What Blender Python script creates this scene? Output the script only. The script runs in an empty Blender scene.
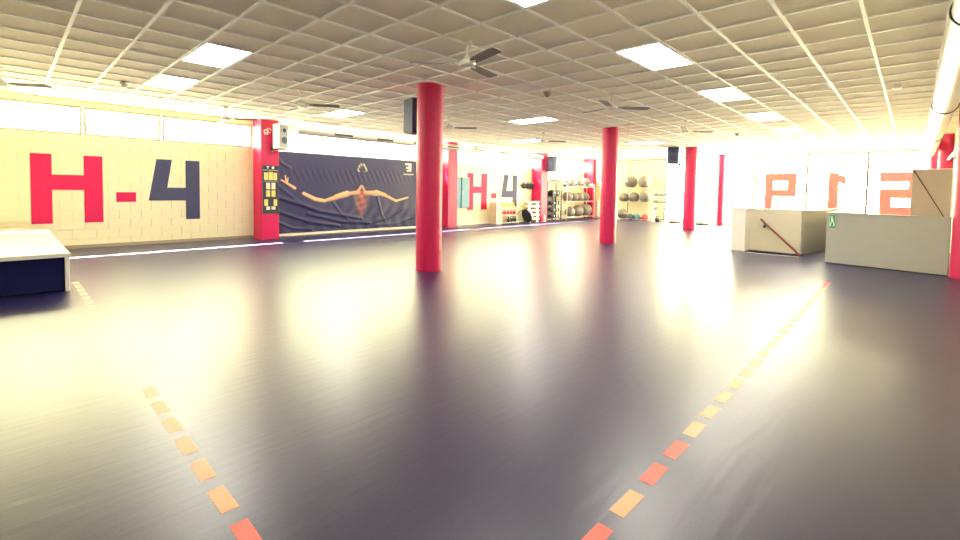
import bpy, bmesh, math, random
from mathutils import Vector, Matrix

# ---------------------------------------------------------------- camera, world, lights, exposure
scene = bpy.context.scene
C = scene.collection
PI = math.pi
R = math.radians

CAM_H = 1.403          # eye height
CEIL = 3.177           # underside of the ceiling grid
YAW, PITCH, ROLL = 0.7619, 0.0439, 0.0169   # heading measured from +X, tilt down, roll

fw = Vector((math.cos(YAW) * math.cos(PITCH), math.sin(YAW) * math.cos(PITCH), -math.sin(PITCH)))
rt0 = Vector((math.sin(YAW), -math.cos(YAW), 0))
up0 = rt0.cross(fw)
rt = rt0 * math.cos(ROLL) + up0 * math.sin(ROLL)
up = up0 * math.cos(ROLL) - rt0 * math.sin(ROLL)
cam_data = bpy.data.cameras.new('camera')
cam = bpy.data.objects.new('camera', cam_data)
C.objects.link(cam)
m3 = Matrix((rt, up, -fw)).transposed()
cam.matrix_world = Matrix.Translation((0, 0, CAM_H)) @ m3.to_4x4()
cam_data.sensor_width = 36
cam_data.lens = 36 * 453.4 / 960
cam_data.shift_y = -(270 - 210.14) / 960
cam_data.clip_start = 0.05
cam_data.clip_end = 300
scene.camera = cam

SKY = (1.0, 0.95, 0.56)
SKY_STRENGTH = 38.0
PANEL_STRENGTH = 36.0
world = bpy.data.worlds.new('world')
scene.world = world
world.use_nodes = True
bg = world.node_tree.nodes['Background']
bg.inputs[0].default_value = (*SKY, 1)
bg.inputs[1].default_value = SKY_STRENGTH

sun_d = bpy.data.lights.new('sun', 'SUN')
sun_d.energy = 320.0
sun_d.color = (1.0, 0.92, 0.62)
sun_d.angle = R(0.6)
sun = bpy.data.objects.new('sun', sun_d)
C.objects.link(sun)
sun.rotation_euler = Vector((0.06, -0.62, -1.0)).to_track_quat('-Z', 'Y').to_euler()
sun.location = (8, 25, 20)

scene.view_settings.view_transform = 'Standard'
scene.view_settings.look = 'None'
scene.view_settings.gamma = 1.0
scene.view_settings.use_curve_mapping = False
scene.view_settings.exposure = 0.52
scene.cycles.max_bounces = 12
scene.cycles.diffuse_bounces = 6
scene.cycles.glossy_bounces = 4
scene.cycles.transparent_max_bounces = 12
scene.cycles.sample_clamp_indirect = 8.0


def portal(name, loc, sx, sy, direction):
    d = bpy.data.lights.new(name, 'AREA')
    d.shape = 'RECTANGLE'
    d.size, d.size_y = sx, sy
    d.cycles.is_portal = True
    o = bpy.data.objects.new(name, d)
    C.objects.link(o)
    o.location = loc
    o.rotation_euler = direction
    return o


# the daylight enters through the glazed far wall and through the high windows of the long wall
portal('daylight_portal', (22.95, 6.1, 1.62), 3.2, 14.0, Vector((-1, 0, 0)).to_track_quat('-Z', 'Y').to_euler())
portal('daylight_portal', (9.0, 13.26, 2.74), 28.0, 0.7, Vector((0, -1, 0)).to_track_quat('-Z', 'Y').to_euler())

# ---------------------------------------------------------------- materials
MATS = {}


def mat(name, col, rough=0.6, spec=0.5, metal=0.0, noise=0.0, nscale=8.0, bump=0.0, bscale=60.0, coat=0.0):
    if name in MATS:
        return MATS[name]
    m = bpy.data.materials.new(name)
    m.use_nodes = True
    nt = m.node_tree
    b = nt.nodes['Principled BSDF']
    b.inputs['Base Color'].default_value = (*col, 1)
    b.inputs['Roughness'].default_value = rough
    b.inputs['Metallic'].default_value = metal
    b.inputs['Specular IOR Level'].default_value = spec
    b.inputs['Coat Weight'].default_value = coat
    tc = nt.nodes.new('ShaderNodeTexCoord')
    if noise:
        n = nt.nodes.new('ShaderNodeTexNoise')
        n.inputs['Scale'].default_value = nscale
        n.inputs['Detail'].default_value = 5
        nt.links.new(tc.outputs['Object'], n.inputs['Vector'])
        mx = nt.nodes.new('ShaderNodeMix')
        mx.data_type = 'RGBA'
        mx.inputs[6].default_value = (*[c * (1 - noise) for c in col], 1)
        mx.inputs[7].default_value = (*[min(1, c * (1 + noise)) for c in col], 1)
        nt.links.new(n.outputs['Fac'], mx.inputs[0])
        nt.links.new(mx.outputs[2], b.inputs['Base Color'])
    if bump:
        n2 = nt.nodes.new('ShaderNodeTexNoise')
        n2.inputs['Scale'].default_value = bscale
        n2.inputs['Detail'].default_value = 3
        nt.links.new(tc.outputs['Object'], n2.inputs['Vector'])
        bp = nt.nodes.new('ShaderNodeBump')
        bp.inputs['Strength'].default_value = bump
        bp.inputs['Distance'].default_value = 0.01
        nt.links.new(n2.outputs['Fac'], bp.inputs['Height'])
        nt.links.new(bp.outputs['Normal'], b.inputs['Normal'])
    MATS[name] = m
    return m


def emit(name, col, strength):
    m = bpy.data.materials.new(name)
    m.use_nodes = True
    nt = m.node_tree
    nt.nodes.remove(nt.nodes['Principled BSDF'])
    e = nt.nodes.new('ShaderNodeEmission')
    e.inputs[0].default_value = (*col, 1)
    e.inputs[1].default_value = strength
    nt.links.new(e.outputs[0], nt.nodes['Material Output'].inputs[0])
    return m


def glass_mat(name, tint, gloss=0.06):
    m = bpy.data.materials.new(name)
    m.use_nodes = True
    nt = m.node_tree
    nt.nodes.remove(nt.nodes['Principled BSDF'])
    t = nt.nodes.new('ShaderNodeBsdfTransparent')
    t.inputs[0].default_value = (*tint, 1)
    g = nt.nodes.new('ShaderNodeBsdfGlossy')
    g.inputs['Roughness'].default_value = 0.03
    mx = nt.nodes.new('ShaderNodeMixShader')
    mx.inputs[0].default_value = gloss
    nt.links.new(t.outputs[0], mx.inputs[1])
    nt.links.new(g.outputs[0], mx.inputs[2])
    nt.links.new(mx.outputs[0], nt.nodes['Material Output'].inputs[0])
    return m


def translucent_mat(name, col, fac=0.7):
    m = bpy.data.materials.new(name)
    m.use_nodes = True
    nt = m.node_tree
    nt.nodes.remove(nt.nodes['Principled BSDF'])
    t = nt.nodes.new('ShaderNodeBsdfTranslucent')
    t.inputs[0].default_value = (*col, 1)
    d = nt.nodes.new('ShaderNodeBsdfDiffuse')
    d.inputs[0].default_value = (*col, 1)
    mx = nt.nodes.new('ShaderNodeMixShader')
    mx.inputs[0].default_value = fac
    nt.links.new(d.outputs[0], mx.inputs[1])
    nt.links.new(t.outputs[0], mx.inputs[2])
    nt.links.new(mx.outputs[0], nt.nodes['Material Output'].inputs[0])
    return m


def floor_material():
    m = bpy.data.materials.new('rubber_floor')
    m.use_nodes = True
    nt = m.node_tree
    b = nt.nodes['Principled BSDF']
    tc = nt.nodes.new('ShaderNodeTexCoord')
    # broad worn patches
    n = nt.nodes.new('ShaderNodeTexNoise')
    n.inputs['Scale'].default_value = 0.55
    n.inputs['Detail'].default_value = 1
    nt.links.new(tc.outputs['Object'], n.inputs['Vector'])
    fine = nt.nodes.new('ShaderNodeTexNoise')
    fine.inputs['Scale'].default_value = 90
    fine.inputs['Detail'].default_value = 2
    nt.links.new(tc.outputs['Object'], fine.inputs['Vector'])
    mx = nt.nodes.new('ShaderNodeMix')
    mx.data_type = 'RGBA'
    mx.inputs[6].default_value = (0.004, 0.003, 0.030, 1)
    mx.inputs[7].default_value = (0.026, 0.021, 0.105, 1)
    nt.links.new(fine.outputs['Fac'], mx.inputs[0])
    nt.links.new(mx.outputs[2], b.inputs['Base Color'])
    mr = nt.nodes.new('ShaderNodeMapRange')
    mr.inputs['From Min'].default_value = 0.3
    mr.inputs['From Max'].default_value = 0.7
    mr.inputs['To Min'].default_value = 0.31
    mr.inputs['To Max'].default_value = 0.36
    nt.links.new(fine.outputs['Fac'], mr.inputs['Value'])
    nt.links.new(mr.outputs[0], b.inputs['Roughness'])
    b.inputs['IOR'].default_value = 1.56
    # embossed streaky grain across the sheet
    mp = nt.nodes.new('ShaderNodeMapping')
    mp.inputs['Scale'].default_value = (1.0, 6.0, 1.0)
    nt.links.new(tc.outputs['Object'], mp.inputs['Vector'])
    st = nt.nodes.new('ShaderNodeTexNoise')
    st.inputs['Scale'].default_value = 3.0
    st.inputs['Detail'].default_value = 4
    nt.links.new(mp.outputs[0], st.inputs['Vector'])
    ad = nt.nodes.new('ShaderNodeMath')
    ad.operation = 'MULTIPLY_ADD'
    ad.inputs[1].default_value = 0.12
    nt.links.new(fine.outputs['Fac'], ad.inputs[0])
    nt.links.new(st.outputs['Fac'], ad.inputs[2])
    bp = nt.nodes.new('ShaderNodeBump')
    bp.inputs['Strength'].default_value = 0.16
    bp.inputs['Distance'].default_value = 0.012
    nt.links.new(ad.outputs[0], bp.inputs['Height'])
    nt.links.new(bp.outputs['Normal'], b.inputs['Normal'])
    return m


M_FLOOR = floor_material()
M_WALL = mat('cream_wall_paint', (0.82, 0.76, 0.54), 0.75, 0.3, noise=0.03, nscale=3, bump=0.08, bscale=90)
M_BLOCK = mat('painted_block', (0.74, 0.69, 0.50), 0.75, 0.3, noise=0.05, nscale=2.5, bump=0.12, bscale=70)
M_JOINT = mat('block_joint', (0.74, 0.69, 0.49), 0.9, 0.2)
M_TILE = mat('mineral_ceiling_tile', (0.88, 0.82, 0.67), 0.9, 0.2, noise=0.03, nscale=30, bump=0.1, bscale=120)
M_BAR = mat('white_ceiling_bar', (0.95, 0.94, 0.92), 0.5, 0.4)
M_SLAB = mat('ceiling_void', (0.4, 0.38, 0.35), 0.9, 0.2)
M_RED = mat('red_paint', (0.54, 0.002, 0.085), 0.45, 0.5, noise=0.04, nscale=4)
M_LETTER_RED = mat('red_wall_paint', (0.54, 0.008, 0.085), 0.6, 0.3, noise=0.06, nscale=6)
M_LETTER_GREY = mat('slate_wall_paint', (0.045, 0.050, 0.125), 0.6, 0.3, noise=0.06, nscale=6)
M_FRAME = mat('window_frame_paint', (0.36, 0.33, 0.26), 0.5, 0.4)
M_MULLION = mat('dark_mullion', (0.09, 0.085, 0.09), 0.5, 0.4)
M_GLASS = glass_mat('window_glass', (0.97, 0.97, 0.96))
M_BLIND = translucent_mat('cream_blind', (0.88, 0.83, 0.62), 0.03)
M_VINYL = translucent_mat('red_window_vinyl', (0.95, 0.17, 0.17), 0.40)
M_PANEL = emit('light_panel_glow', (1.0, 0.95, 0.80), PANEL_STRENGTH)
M_WHITE = mat('white_laminate', (0.80, 0.78, 0.74), 0.45, 0.4, noise=0.02, nscale=3)
M_COUNTER = mat('counter_laminate', (0.39, 0.39, 0.375), 0.5, 0.4, noise=0.03, nscale=2)
M_STAIRWALL = mat('beige_stair_panel', (0.54, 0.50, 0.40), 0.6, 0.3, noise=0.03, nscale=2)
M_TRIM = mat('pale_trim', (0.85, 0.80, 0.68), 0.5, 0.4)
M_SKIRT = mat('taupe_skirting', (0.30, 0.25, 0.20), 0.6, 0.4)
M_NAVY = mat('dark_navy_carpet', (0.012, 0.014, 0.085), 0.95, 0.1, noise=0.2, nscale=40)
M_STAGE = mat('stage_top_vinyl', (0.60, 0.58, 0.52), 0.35, 0.5, noise=0.05, nscale=3)
M_STEEL = mat('galvanised_duct', (0.78, 0.76, 0.72), 0.32, 0.5, metal=0.75, noise=0.05, nscale=6)
M_BLACK = mat('black_plastic', (0.018, 0.020, 0.045), 0.45, 0.5)
M_BLACK_R = mat('black_rubber', (0.022, 0.022, 0.04), 0.7, 0.4)
M_SPK = mat('speaker_cabinet', (0.030, 0.040, 0.14), 0.55, 0.4)
M_GRILLE = mat('speaker_grille', (0.045, 0.055, 0.15), 0.6, 0.4, bump=0.4, bscale=300)
M_GREYCONE = mat('grey_speaker_face', (0.32, 0.34, 0.36), 0.5, 0.4)
M_METAL = mat('brushed_metal', (0.62, 0.60, 0.56), 0.35, 0.5, metal=0.6)
M_FAN = mat('fan_enamel', (0.75, 0.73, 0.68), 0.45, 0.5)
M_BLADE = mat('fan_blade_enamel', (0.26, 0.25, 0.23), 0.5, 0.4)
M_GREY_BALL = mat('grey_gym_ball', (0.20, 0.19, 0.18), 0.4, 0.5)
M_TEAL = mat('teal_locker_paint', (0.13, 0.30, 0.38), 0.5, 0.4)
M_YELLOW = mat('yellow_vinyl', (0.75, 0.52, 0.04), 0.45, 0.5)
M_REDV = mat('red_vinyl', (0.55, 0.05, 0.05), 0.45, 0.5)
M_WOOD = mat('pale_plywood', (0.70, 0.60, 0.42), 0.6, 0.3, noise=0.1, nscale=5)
M_TAN = mat('tan_board', (0.42, 0.375, 0.315), 0.7, 0.3, noise=0.12, nscale=2.5)
M_BROWN = mat('dark_brown_edge', (0.09, 0.05, 0.05), 0.6, 0.3)
M_RAIL = mat('maroon_handrail', (0.22, 0.03, 0.06), 0.35, 0.5)
M_GREEN = mat('exit_sign_green', (0.02, 0.38, 0.16), 0.4, 0.5)
M_SIGNW = mat('sign_white', (0.88, 0.88, 0.85), 0.5, 0.4)
M_TAPE_R = mat('red_floor_tape', (0.92, 0.15, 0.13), 0.5, 0.4, noise=0.15, nscale=60)
M_TAPE_O = mat('orange_floor_tape', (0.95, 0.42, 0.25), 0.5, 0.4, noise=0.15, nscale=60)
M_PIC1 = mat('yellow_photo', (0.72, 0.58, 0.18), 0.5, 0.4, noise=0.4, nscale=25)
M_PIC2 = mat('pale_photo', (0.72, 0.64, 0.45), 0.5, 0.4, noise=0.4, nscale=25)
M_BALLB = mat('slate_medicine_ball', (0.06, 0.09, 0.13), 0.5, 0.5)
M_BALLT = mat('teal_medicine_ball', (0.05, 0.16, 0.22), 0.5, 0.5)
M_BALLR = mat('red_medicine_ball', (0.45, 0.06, 0.07), 0.5, 0.5)


# ---------------------------------------------------------------- mesh helpers
def bm_new():
    return bmesh.new()


def box(bm, x0, x1, y0, y1, z0, z1):
    vs = [bm.verts.new(p) for p in ((x0, y0, z0), (x1, y0, z0), (x1, y1, z0), (x0, y1, z0),
                                    (x0, y0, z1), (x1, y0, z1), (x1, y1, z1), (x0, y1, z1))]
    for f in ((3, 2, 1, 0), (4, 5, 6, 7), (0, 1, 5, 4), (1, 2, 6, 5), (2, 3, 7, 6), (3, 0, 4, 7)):
        bm.faces.new([vs[i] for i in f])
    return bm


def bevbox(bm, x0, x1, y0, y1, z0, z1, r=0.01, seg=2):
    t = bmesh.new()
    box(t, x0, x1, y0, y1, z0, z1)
    bmesh.ops.bevel(t, geom=t.edges[:], offset=r, segments=seg, profile=0.5, affect='EDGES')
    me = bpy.data.meshes.new('tmp')
    t.to_mesh(me)
    t.free()
    bm.from_mesh(me)
    bpy.data.meshes.remove(me)
    return bm


def tube(bm, pts, r, seg=10, caps=True):
    pts = [Vector(p) for p in pts]
    rings = []
    n = len(pts)
    ref = None
    for i, p in enumerate(pts):
        d = (pts[min(i + 1, n - 1)] - pts[max(i - 1, 0)]).normalized()
        if ref is None:
            ref = Vector((0, 0, 1)) if abs(d.z) < 0.9 else Vector((1, 0, 0))
        a = d.cross(ref).normalized()
        b = a.cross(d).normalized()
        ref = b
        rr = r[i] if isinstance(r, (list, tuple)) else r
        rings.append([bm.verts.new(p + a * rr * math.cos(2 * PI * k / seg) + b * rr * math.sin(2 * PI * k / seg)) for k in range(seg)])
    for i in range(n - 1):
        for k in range(seg):
            bm.faces.new((rings[i][k], rings[i][(k + 1) % seg], rings[i + 1][(k + 1) % seg], rings[i + 1][k]))
    if caps:
        bm.faces.new(rings[0][::-1])
        bm.faces.new(rings[-1])
    return bm


def lathe(bm, prof, seg=24, cx=0, cy=0):
    """prof: list of (radius, z) from bottom to top"""
    rings = []
    for r, z in prof:
        if r < 1e-5:
            rings.append([bm.verts.new((cx, cy, z))])
        else:
            rings.append([bm.verts.new((cx + r * math.cos(2 * PI * k / seg), cy + r * math.sin(2 * PI * k / seg), z)) for k in range(seg)])
    for a, b in zip(rings[:-1], rings[1:]):
        for k in range(seg):
            k2 = (k + 1) % seg
            if len(a) == 1 and len(b) == 1:
                continue
            if len(a) == 1:
                bm.faces.new((a[0], b[k2], b[k]))
            elif len(b) == 1:
                bm.faces.new((a[k], a[k2], b[0]))
            else:
                bm.faces.new((a[k], a[k2], b[k2], b[k]))
    if len(rings[0]) > 1:
        bm.faces.new(rings[0][::-1])
    if len(rings[-1]) > 1:
        bm.faces.new(rings[-1])
    return bm


def prism(bm, pts, depth, axes='xz', base=0.0):
    """a flat outline given real thickness; axes xz -> outline in x,z extruded along -y; yz -> along -x; xy -> along z"""
    def P(a, b, d):
        return {'xz': (a, base - d, b), 'yz': (base - d, a, b), 'xy': (a, b, base + d)}[axes]
    A = [bm.verts.new(P(a, b, 0)) for a, b in pts]
    B = [bm.verts.new(P(a, b, depth)) for a, b in pts]
    n = len(pts)
    bm.faces.new(A)
    bm.faces.new(B[::-1])
    for i in range(n):
        bm.faces.new((A[i], B[i], B[(i + 1) % n], A[(i + 1) % n]))
    return bm


def ball(bm, c, r, u=20, v=12, sz=1.0):
    bmesh.ops.create_uvsphere(bm, u_segments=u, v_segments=v, radius=r,
                              matrix=Matrix.Translation(c) @ Matrix.Diagonal((1, 1, sz, 1)))
    return bm


def link(name, me, parent=None, loc=None, rotz=None):
    o = bpy.data.objects.new(name, me)
    C.objects.link(o)
    if parent:
        o.parent = parent
    if loc is not None:
        o.location = loc
    if rotz is not None:
        o.rotation_euler = (0, 0, rotz)
    return o


def obj(name, bm, m, parent=None, smooth=False, loc=None, rotz=None, label=None):
    bmesh.ops.recalc_face_normals(bm, faces=bm.faces[:])
    me = bpy.data.meshes.new(name)
    bm.to_mesh(me)
    bm.free()
    if smooth:
        for p in me.polygons:
            p.use_smooth = True
        try:
            me.set_sharp_from_angle(angle=R(40))
        except Exception:
            pass
    me.materials.append(m)
    o = link(name, me, parent, loc, rotz)
    if label:
        o['label'] = label
    return o


def tag(o, label, cat, group=None):
    o['label'] = label
    o['category'] = cat
    if group:
        o['group'] = group
    return o


def thing(name, label, cat, loc=(0, 0, 0), rotz=0, group=None):
    return tag(link(name, None, None, loc, rotz), label, cat, group)


def struct(o):
    o['kind'] = 'structure'
    return o


def copy_tree(root, loc=None, rotz=None, label=None):
    c = root.copy()
    C.objects.link(c)
    if loc is not None:
        c.location = loc
    if rotz is not None:
        c.rotation_euler = (0, 0, rotz)
    if label:
        c['label'] = label
    for ch in list(root.children):
        d = ch.copy()
        C.objects.link(d)
        d.parent = c
        for g in list(ch.children):
            e = g.copy()
            C.objects.link(e)
            e.parent = d
    return c


ORD = ['first', 'second', 'third', 'fourth', 'fifth', 'sixth', 'seventh', 'eighth', 'ninth', 'tenth', 'eleventh', 'twelfth',
       'thirteenth', 'fourteenth', 'fifteenth', 'sixteenth', 'seventeenth', 'eighteenth', 'nineteenth', 'twentieth',
       'twenty-first', 'twenty-second', 'twenty-third', 'twenty-fourth', 'twenty-fifth', 'twenty-sixth', 'twenty-seventh', 'twenty-eighth']

# ---------------------------------------------------------------- room shell
U0, U1 = -5.0, 22.8        # near end, glazed far end
V0, V1 = -0.75, 13.0       # right wall, long left wall
# floor with the stairwell opening cut out
SU0, SU1, SV0, SV1 = 12.50, 13.12, 1.82, 2.98
bm = bm_new()
for (a, b, c, d) in ((U0 - .3, SU0, V0 - .3, V1 + .3), (SU1, U1 + .3, V0 - .3, V1 + .3), (SU0, SU1, V0 - .3, SV0), (SU0, SU1, SV1, V1 + .3)):
    box(bm, a, b, c, d, -0.12, 0.0)
struct(obj('floor', bm, M_FLOOR))

# long left wall: solid below and above the strip of high windows
WZ0, WZ1 = 2.44, 3.06
bm = bm_new()
box(bm, U0 - .2, U1 + .2, V1 + .012, V1 + .22, -0.1, WZ0)
box(bm, U0 - .2, U1 + .2, V1, V1 + .22, WZ1, CEIL + .15)
PIL = [(4.67, 5.14), (11.33, 11.80), (17.12, 17.62), (21.80, 22.13)]
for a, b in PIL + [(U0 - .2, -1.65)]:  # unseen near end closed off, windowless, to cut the light on the floor
    box(bm, a, b, V1, V1 + .22, WZ0, WZ1)
wall_left = struct(obj('wall_left', bm, M_JOINT))
# smooth painted stretches behind the banner and beyond
bm = bm_new()
box(bm, 5.14, U1, V1, V1 + .012, 0, WZ0)
box(bm, U0, -1.62, V1, V1 + .012, 0, WZ0)
obj('plaster_face', bm, M_WALL, wall_left)
# painted concrete blocks of the near stretch, each a block of its own
BL, BH, J = 0.40, 0.2033, 0.0045


def block_mesh(length):
    b = bm_new()
    bevbox(b, J / 2, length - J / 2, -0.014, 0.012, J / 2, BH - J / 2, 0.003, 1)
    bmesh.ops.recalc_face_normals(b, faces=b.faces[:])
    me = bpy.data.meshes.new('block')
    b.to_mesh(me)
    b.free()
    me.materials.append(M_BLOCK)
    return me


full = block_mesh(BL)
random.seed(4)
meshes = {}
for r_ in range(12):
    x = -1.62 - (0.2 if r_ % 2 else 0)
    while x < 4.66:
        x1 = min(x + BL, 4.67)
        xs = max(x, -1.62)
        ln = round(x1 - xs, 3)
        if ln > 0.03:
            if ln not in meshes:
                meshes[ln] = full if abs(ln - BL) < 1e-3 else block_mesh(ln)
            link('block', meshes[ln], wall_left, (xs, V1 + random.uniform(0, 0.003), r_ * BH))
        x += BL
WALLFACE = V1 - 0.0145

bm = bm_new()
box(bm, U0, 4.67, V1 - 0.03, V1 - 0.015, 0, 0.075)
struct(obj('baseboard_left', bm, M_SKIRT))
bm = bm_new()
for a, b in ((5.14, 11.33), (11.80, 17.12), (17.62, 21.80)):
    box(bm, a, b, V1 - 0.035, V1, 0, 0.07)
struct(obj('baseboard_left', bm, M_TRIM))


def window(n, kind, a0, a1, z0, z1, fm, fr=0.022, pane=M_GLASS, pm=None, depth=0.06):
    """kind 'v': in the left wall (runs along x); kind 'u': in the far wall (runs along y)"""
    def bx(b, a, c, d0, d1, e, f):
        if kind == 'v':
            box(b, a, c, V1 + d0, V1 + d1, e, f)
        else:
            box(b, U1 + d0, U1 + d1, a, c, e, f)
    root = struct(link('window_%d' % n, None))
    b = bm_new()
    bx(b, a0, a1, 0.02, 0.02 + depth, z0, z0 + fr)
    bx(b, a0, a1, 0.02, 0.02 + depth, z1 - fr, z1)
    bx(b, a0, a0 + fr, 0.02, 0.02 + depth, z0 + fr, z1 - fr)
    bx(b, a1 - fr, a1, 0.02, 0.02 + depth, z0 + fr, z1 - fr)
    obj('window_frame', b, fm, root)
    b = bm_new()
    bx(b, a0 + fr, a1 - fr, 0.045, 0.051, z0 + fr, z1 - fr)
    obj('pane', b, pane, root)
    return root


wn = 1
hi_edges = [-1.65, -0.25, 1.19, 2.61, 4.67]
for a, b in zip(hi_edges[:-1], hi_edges[1:]):
    window(wn, 'v', a + .010, b - .010, WZ0, WZ1, M_FRAME, fr=0.05)
    wn += 1
for s0, s1 in ((5.14, 11.33), (11.80, 17.12), (17.62, 21.80)):
    k = max(1, round((s1 - s0) / 1.5))
    for i in range(k):
        a = s0 + (s1 - s0) * i / k
        b = s0 + (s1 - s0) * (i + 1) / k
        window(wn, 'v', a + .006, b - .006, WZ0, WZ1, M_FRAME, fr=0.03)
        wn += 1

# glazed far wall
bm = bm_new()
box(bm, U1, U1 + .25, V0 - .2, V1 + .2, CEIL - 0.06, CEIL + .15)
box(bm, U1, U1 + .25, V0 - .2, V1 + .2, -0.1, 0.06)
box(bm, U1, U1 + .25, V1 - .05, V1 + .2, 0.06, CEIL)
box(bm, U1, U1 + .25, V0 - .2, V0 + .05, 0.06, CEIL)
struct(obj('wall_back', bm, M_WALL))
far_edges = [V0 + .05, 1.30, 3.20, 5.1, 7.04, 9.0, 10.94, V1 - .05]
for i, (a, b) in enumerate(zip(far_edges[:-1], far_edges[1:])):
    dark = M_MULLION if i in (0, 1, 5) else M_FRAME
    root = window(wn, 'u', a, b, 0.06, CEIL - 0.06, dark, fr=0.04)
    wn += 1
    if a >= 9.0:   # drawn cream blinds
        b_ = bm_new()
        box(b_, U1 + 0.006, U1 + 0.012, a + 0.03, b - 0.03, 0.10, CEIL - 0.10)
        obj('roller_blind', b_, M_BLIND, root)

bm = bm_new()
box(bm, U0 - .2, U1 + .2, V0 - .2, V0, -0.1, CEIL + .15)
struct(obj('wall_right', bm, M_WALL))
bm = bm_new()
box(bm, U0 - .2, U0, V0 - .2, V1 + .2, -0.1, CEIL + .15)
struct(obj('wall_near', bm, M_WALL))

# ---------------------------------------------------------------- suspended ceiling
bm = bm_new()
box(bm, U0 - .2, U1 + .25, V0 - .2, V1 + .22, CEIL + 0.10, CEIL + 0.22)
ceiling = struct(obj('ceiling', bm, M_SLAB))
T = 0.6
GU = 0.54      # grid phase along x
GV = 0.42      # grid phase along y
iu = range(math.floor((U0 - GU) / T), math.ceil((U1 - GU) / T))
iv = range(math.floor((V0 - GV) / T), math.ceil((V1 - GV) / T))

# light panels: (x index, y index, length in x, length in y), measured in grid cells
LIGHTS = [(3, 3, 2, 1), (8, 3, 2, 1), (13, 3, 2, 1), (18, 3, 2, 1), (23, 3, 2, 1), (28, 3, 2, 1),
          (2, 10, 1, 2), (2, 14, 1, 2), (14, 10, 1, 2), (8, 15, 1, 2), (20, 15, 1, 2), (25, 10, 1, 2), (26, 15, 1, 2)]
LLAB = ['bright ceiling light panel cut by the top edge of the photo',
        'largest bright ceiling light panel, right of the ceiling fan by the tall red column',
        'second light panel in the row running away on the right',
        'third light panel in the row running away on the right',
        'fourth light panel in the row running away on the right',
        'farthest light panel in the row running away on the right',
        'bright ceiling light panel above the painted digit four, nearer the camera',
        'bright ceiling light panel above the painted digit four, nearer the left wall',
        'long pale light panel between the two nearest round columns',
        'pale light panel above the banner in front of the silver duct',
        'faint light panel in front of the far stretch of the left wall',
        'faint far light panel between the second and third round columns',
        'faint light panel near the ball racks in the far corner']
cells = set()
for (a, b, la, lb) in LIGHTS:
    for i in range(la):
        for j in range(lb):
            cells.add((a + i, b + j))
BW = 0.017
for q, (a, b, la, lb) in enumerate(LIGHTS):
    x0, x1 = GU + a * T, GU + (a + la) * T
    y0, y1 = GV + b * T, GV + (b + lb) * T
    root = thing('ceiling_light', LLAB[q], 'ceiling light', ((x0 + x1) / 2, (y0 + y1) / 2, CEIL), 0, 'recessed ceiling light panels')
    hx, hy = (x1 - x0) / 2 - BW - 0.001, (y1 - y0) / 2 - BW - 0.001
    b_ = bm_new()
    f = 0.018
    box(b_, -hx, hx, -hy, -hy + f, -0.002, 0.06)
    box(b_, -hx, hx, hy - f, hy, -0.002, 0.06)
    box(b_, -hx, -hx + f, -hy + f, hy - f, -0.002, 0.06)
    box(b_, hx - f, hx, -hy + f, hy - f, -0.002, 0.06)
    obj('frame', b_, M_BAR, root)
    b_ = bm_new()
    box(b_, -hx + f, hx - f, -hy + f, hy - f, 0.004, 0.03)
    obj('diffuser', b_, M_PANEL, root)


def clampx(x): return min(max(x, U0), U1)
def clampy(y): return min(max(y, V0), V1)


def cam_px(p):
    d = Vector(p) - Vector((0, 0, CAM_H))
    z = d.dot(fw)
    if z < 0.2:
        return None
    return (480 + 453.4 * d.dot(rt) / z, 210.14 - 453.4 * d.dot(up) / z, z)


tiles = []
for i in iu:
    for j in iv:
        if (i, j) in cells:
            continue
        x0, x1 = clampx(GU + i * T), clampx(GU + (i + 1) * T)
        y0, y1 = clampy(GV + j * T), clampy(GV + (j + 1) * T)
        if x1 - x0 < 0.06 or y1 - y0 < 0.06:
            continue
        c = cam_px(((x0 + x1) / 2, (y0 + y1) / 2, CEIL))
        vis = c is not None and -25 < c[0] < 985 and -25 < c[1] < 560
        tiles.append((0 if vis else 1, c[2] if c else 99, x0, x1, y0, y1))
tiles.sort()
tile_me = {}
rest = bm_new()
g = BW - 0.003
for n, (vis, dist, x0, x1, y0, y1) in enumerate(tiles):
    sx, sy = round(x1 - x0, 3), round(y1 - y0, 3)
    if vis == 0 and n < 298:
        if (sx, sy) not in tile_me:
            b_ = bm_new()
            bevbox(b_, g, sx - g, g, sy - g, 0.012, 0.03, 0.004, 1)
            bmesh.ops.recalc_face_normals(b_, faces=b_.faces[:])
            me = bpy.data.meshes.new('ceiling_tile')
            b_.to_mesh(me)
            b_.free()
            me.materials.append(M_TILE)
            tile_me[(sx, sy)] = me
        link('ceiling_tile', tile_me[(sx, sy)], ceiling, (x0, y0, CEIL))
    else:
        box(rest, x0 + g, x1 - g, y0 + g, y1 - g, CEIL + 0.012, CEIL + 0.03)
o = obj('ceiling_tiles', rest, M_TILE, ceiling)
o['kind'] = 'stuff'
for i in list(iu) + [iu[-1] + 1]:
    x = GU + i * T
    if U0 < x < U1:
        b_ = bm_new()
        box(b_, x - BW, x + BW, V0, V1, CEIL - 0.004, CEIL + 0.02)
        obj('ceiling_bar', b_, M_BAR, ceiling)
for j in list(iv) + [iv[-1] + 1]:
    y = GV + j * T
    if V0 < y < V1:
        b_ = bm_new()
        box(b_, U0, U1, y - BW, y + BW, CEIL - 0.0045, CEIL + 0.019)
        obj('ceiling_bar', b_, M_BAR, ceiling)

# ---------------------------------------------------------------- columns and pilasters


def column(x, y, r, label, group='round red columns'):
    root = thing('round_column', label, 'column', (x, y, 0), 0, group)
    b = bm_new()
    lathe(b, [(r, 0.0), (r, CEIL + 0.01)], 40)
    obj('shaft', b, M_RED, root, True)
    b = bm_new()
    lathe(b, [(r + 0.006, 0.0), (r + 0.006, 0.03), (r + 0.001, 0.034)], 40)
    obj('base_ring', b, M_RED, root, True)
    return root


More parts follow.
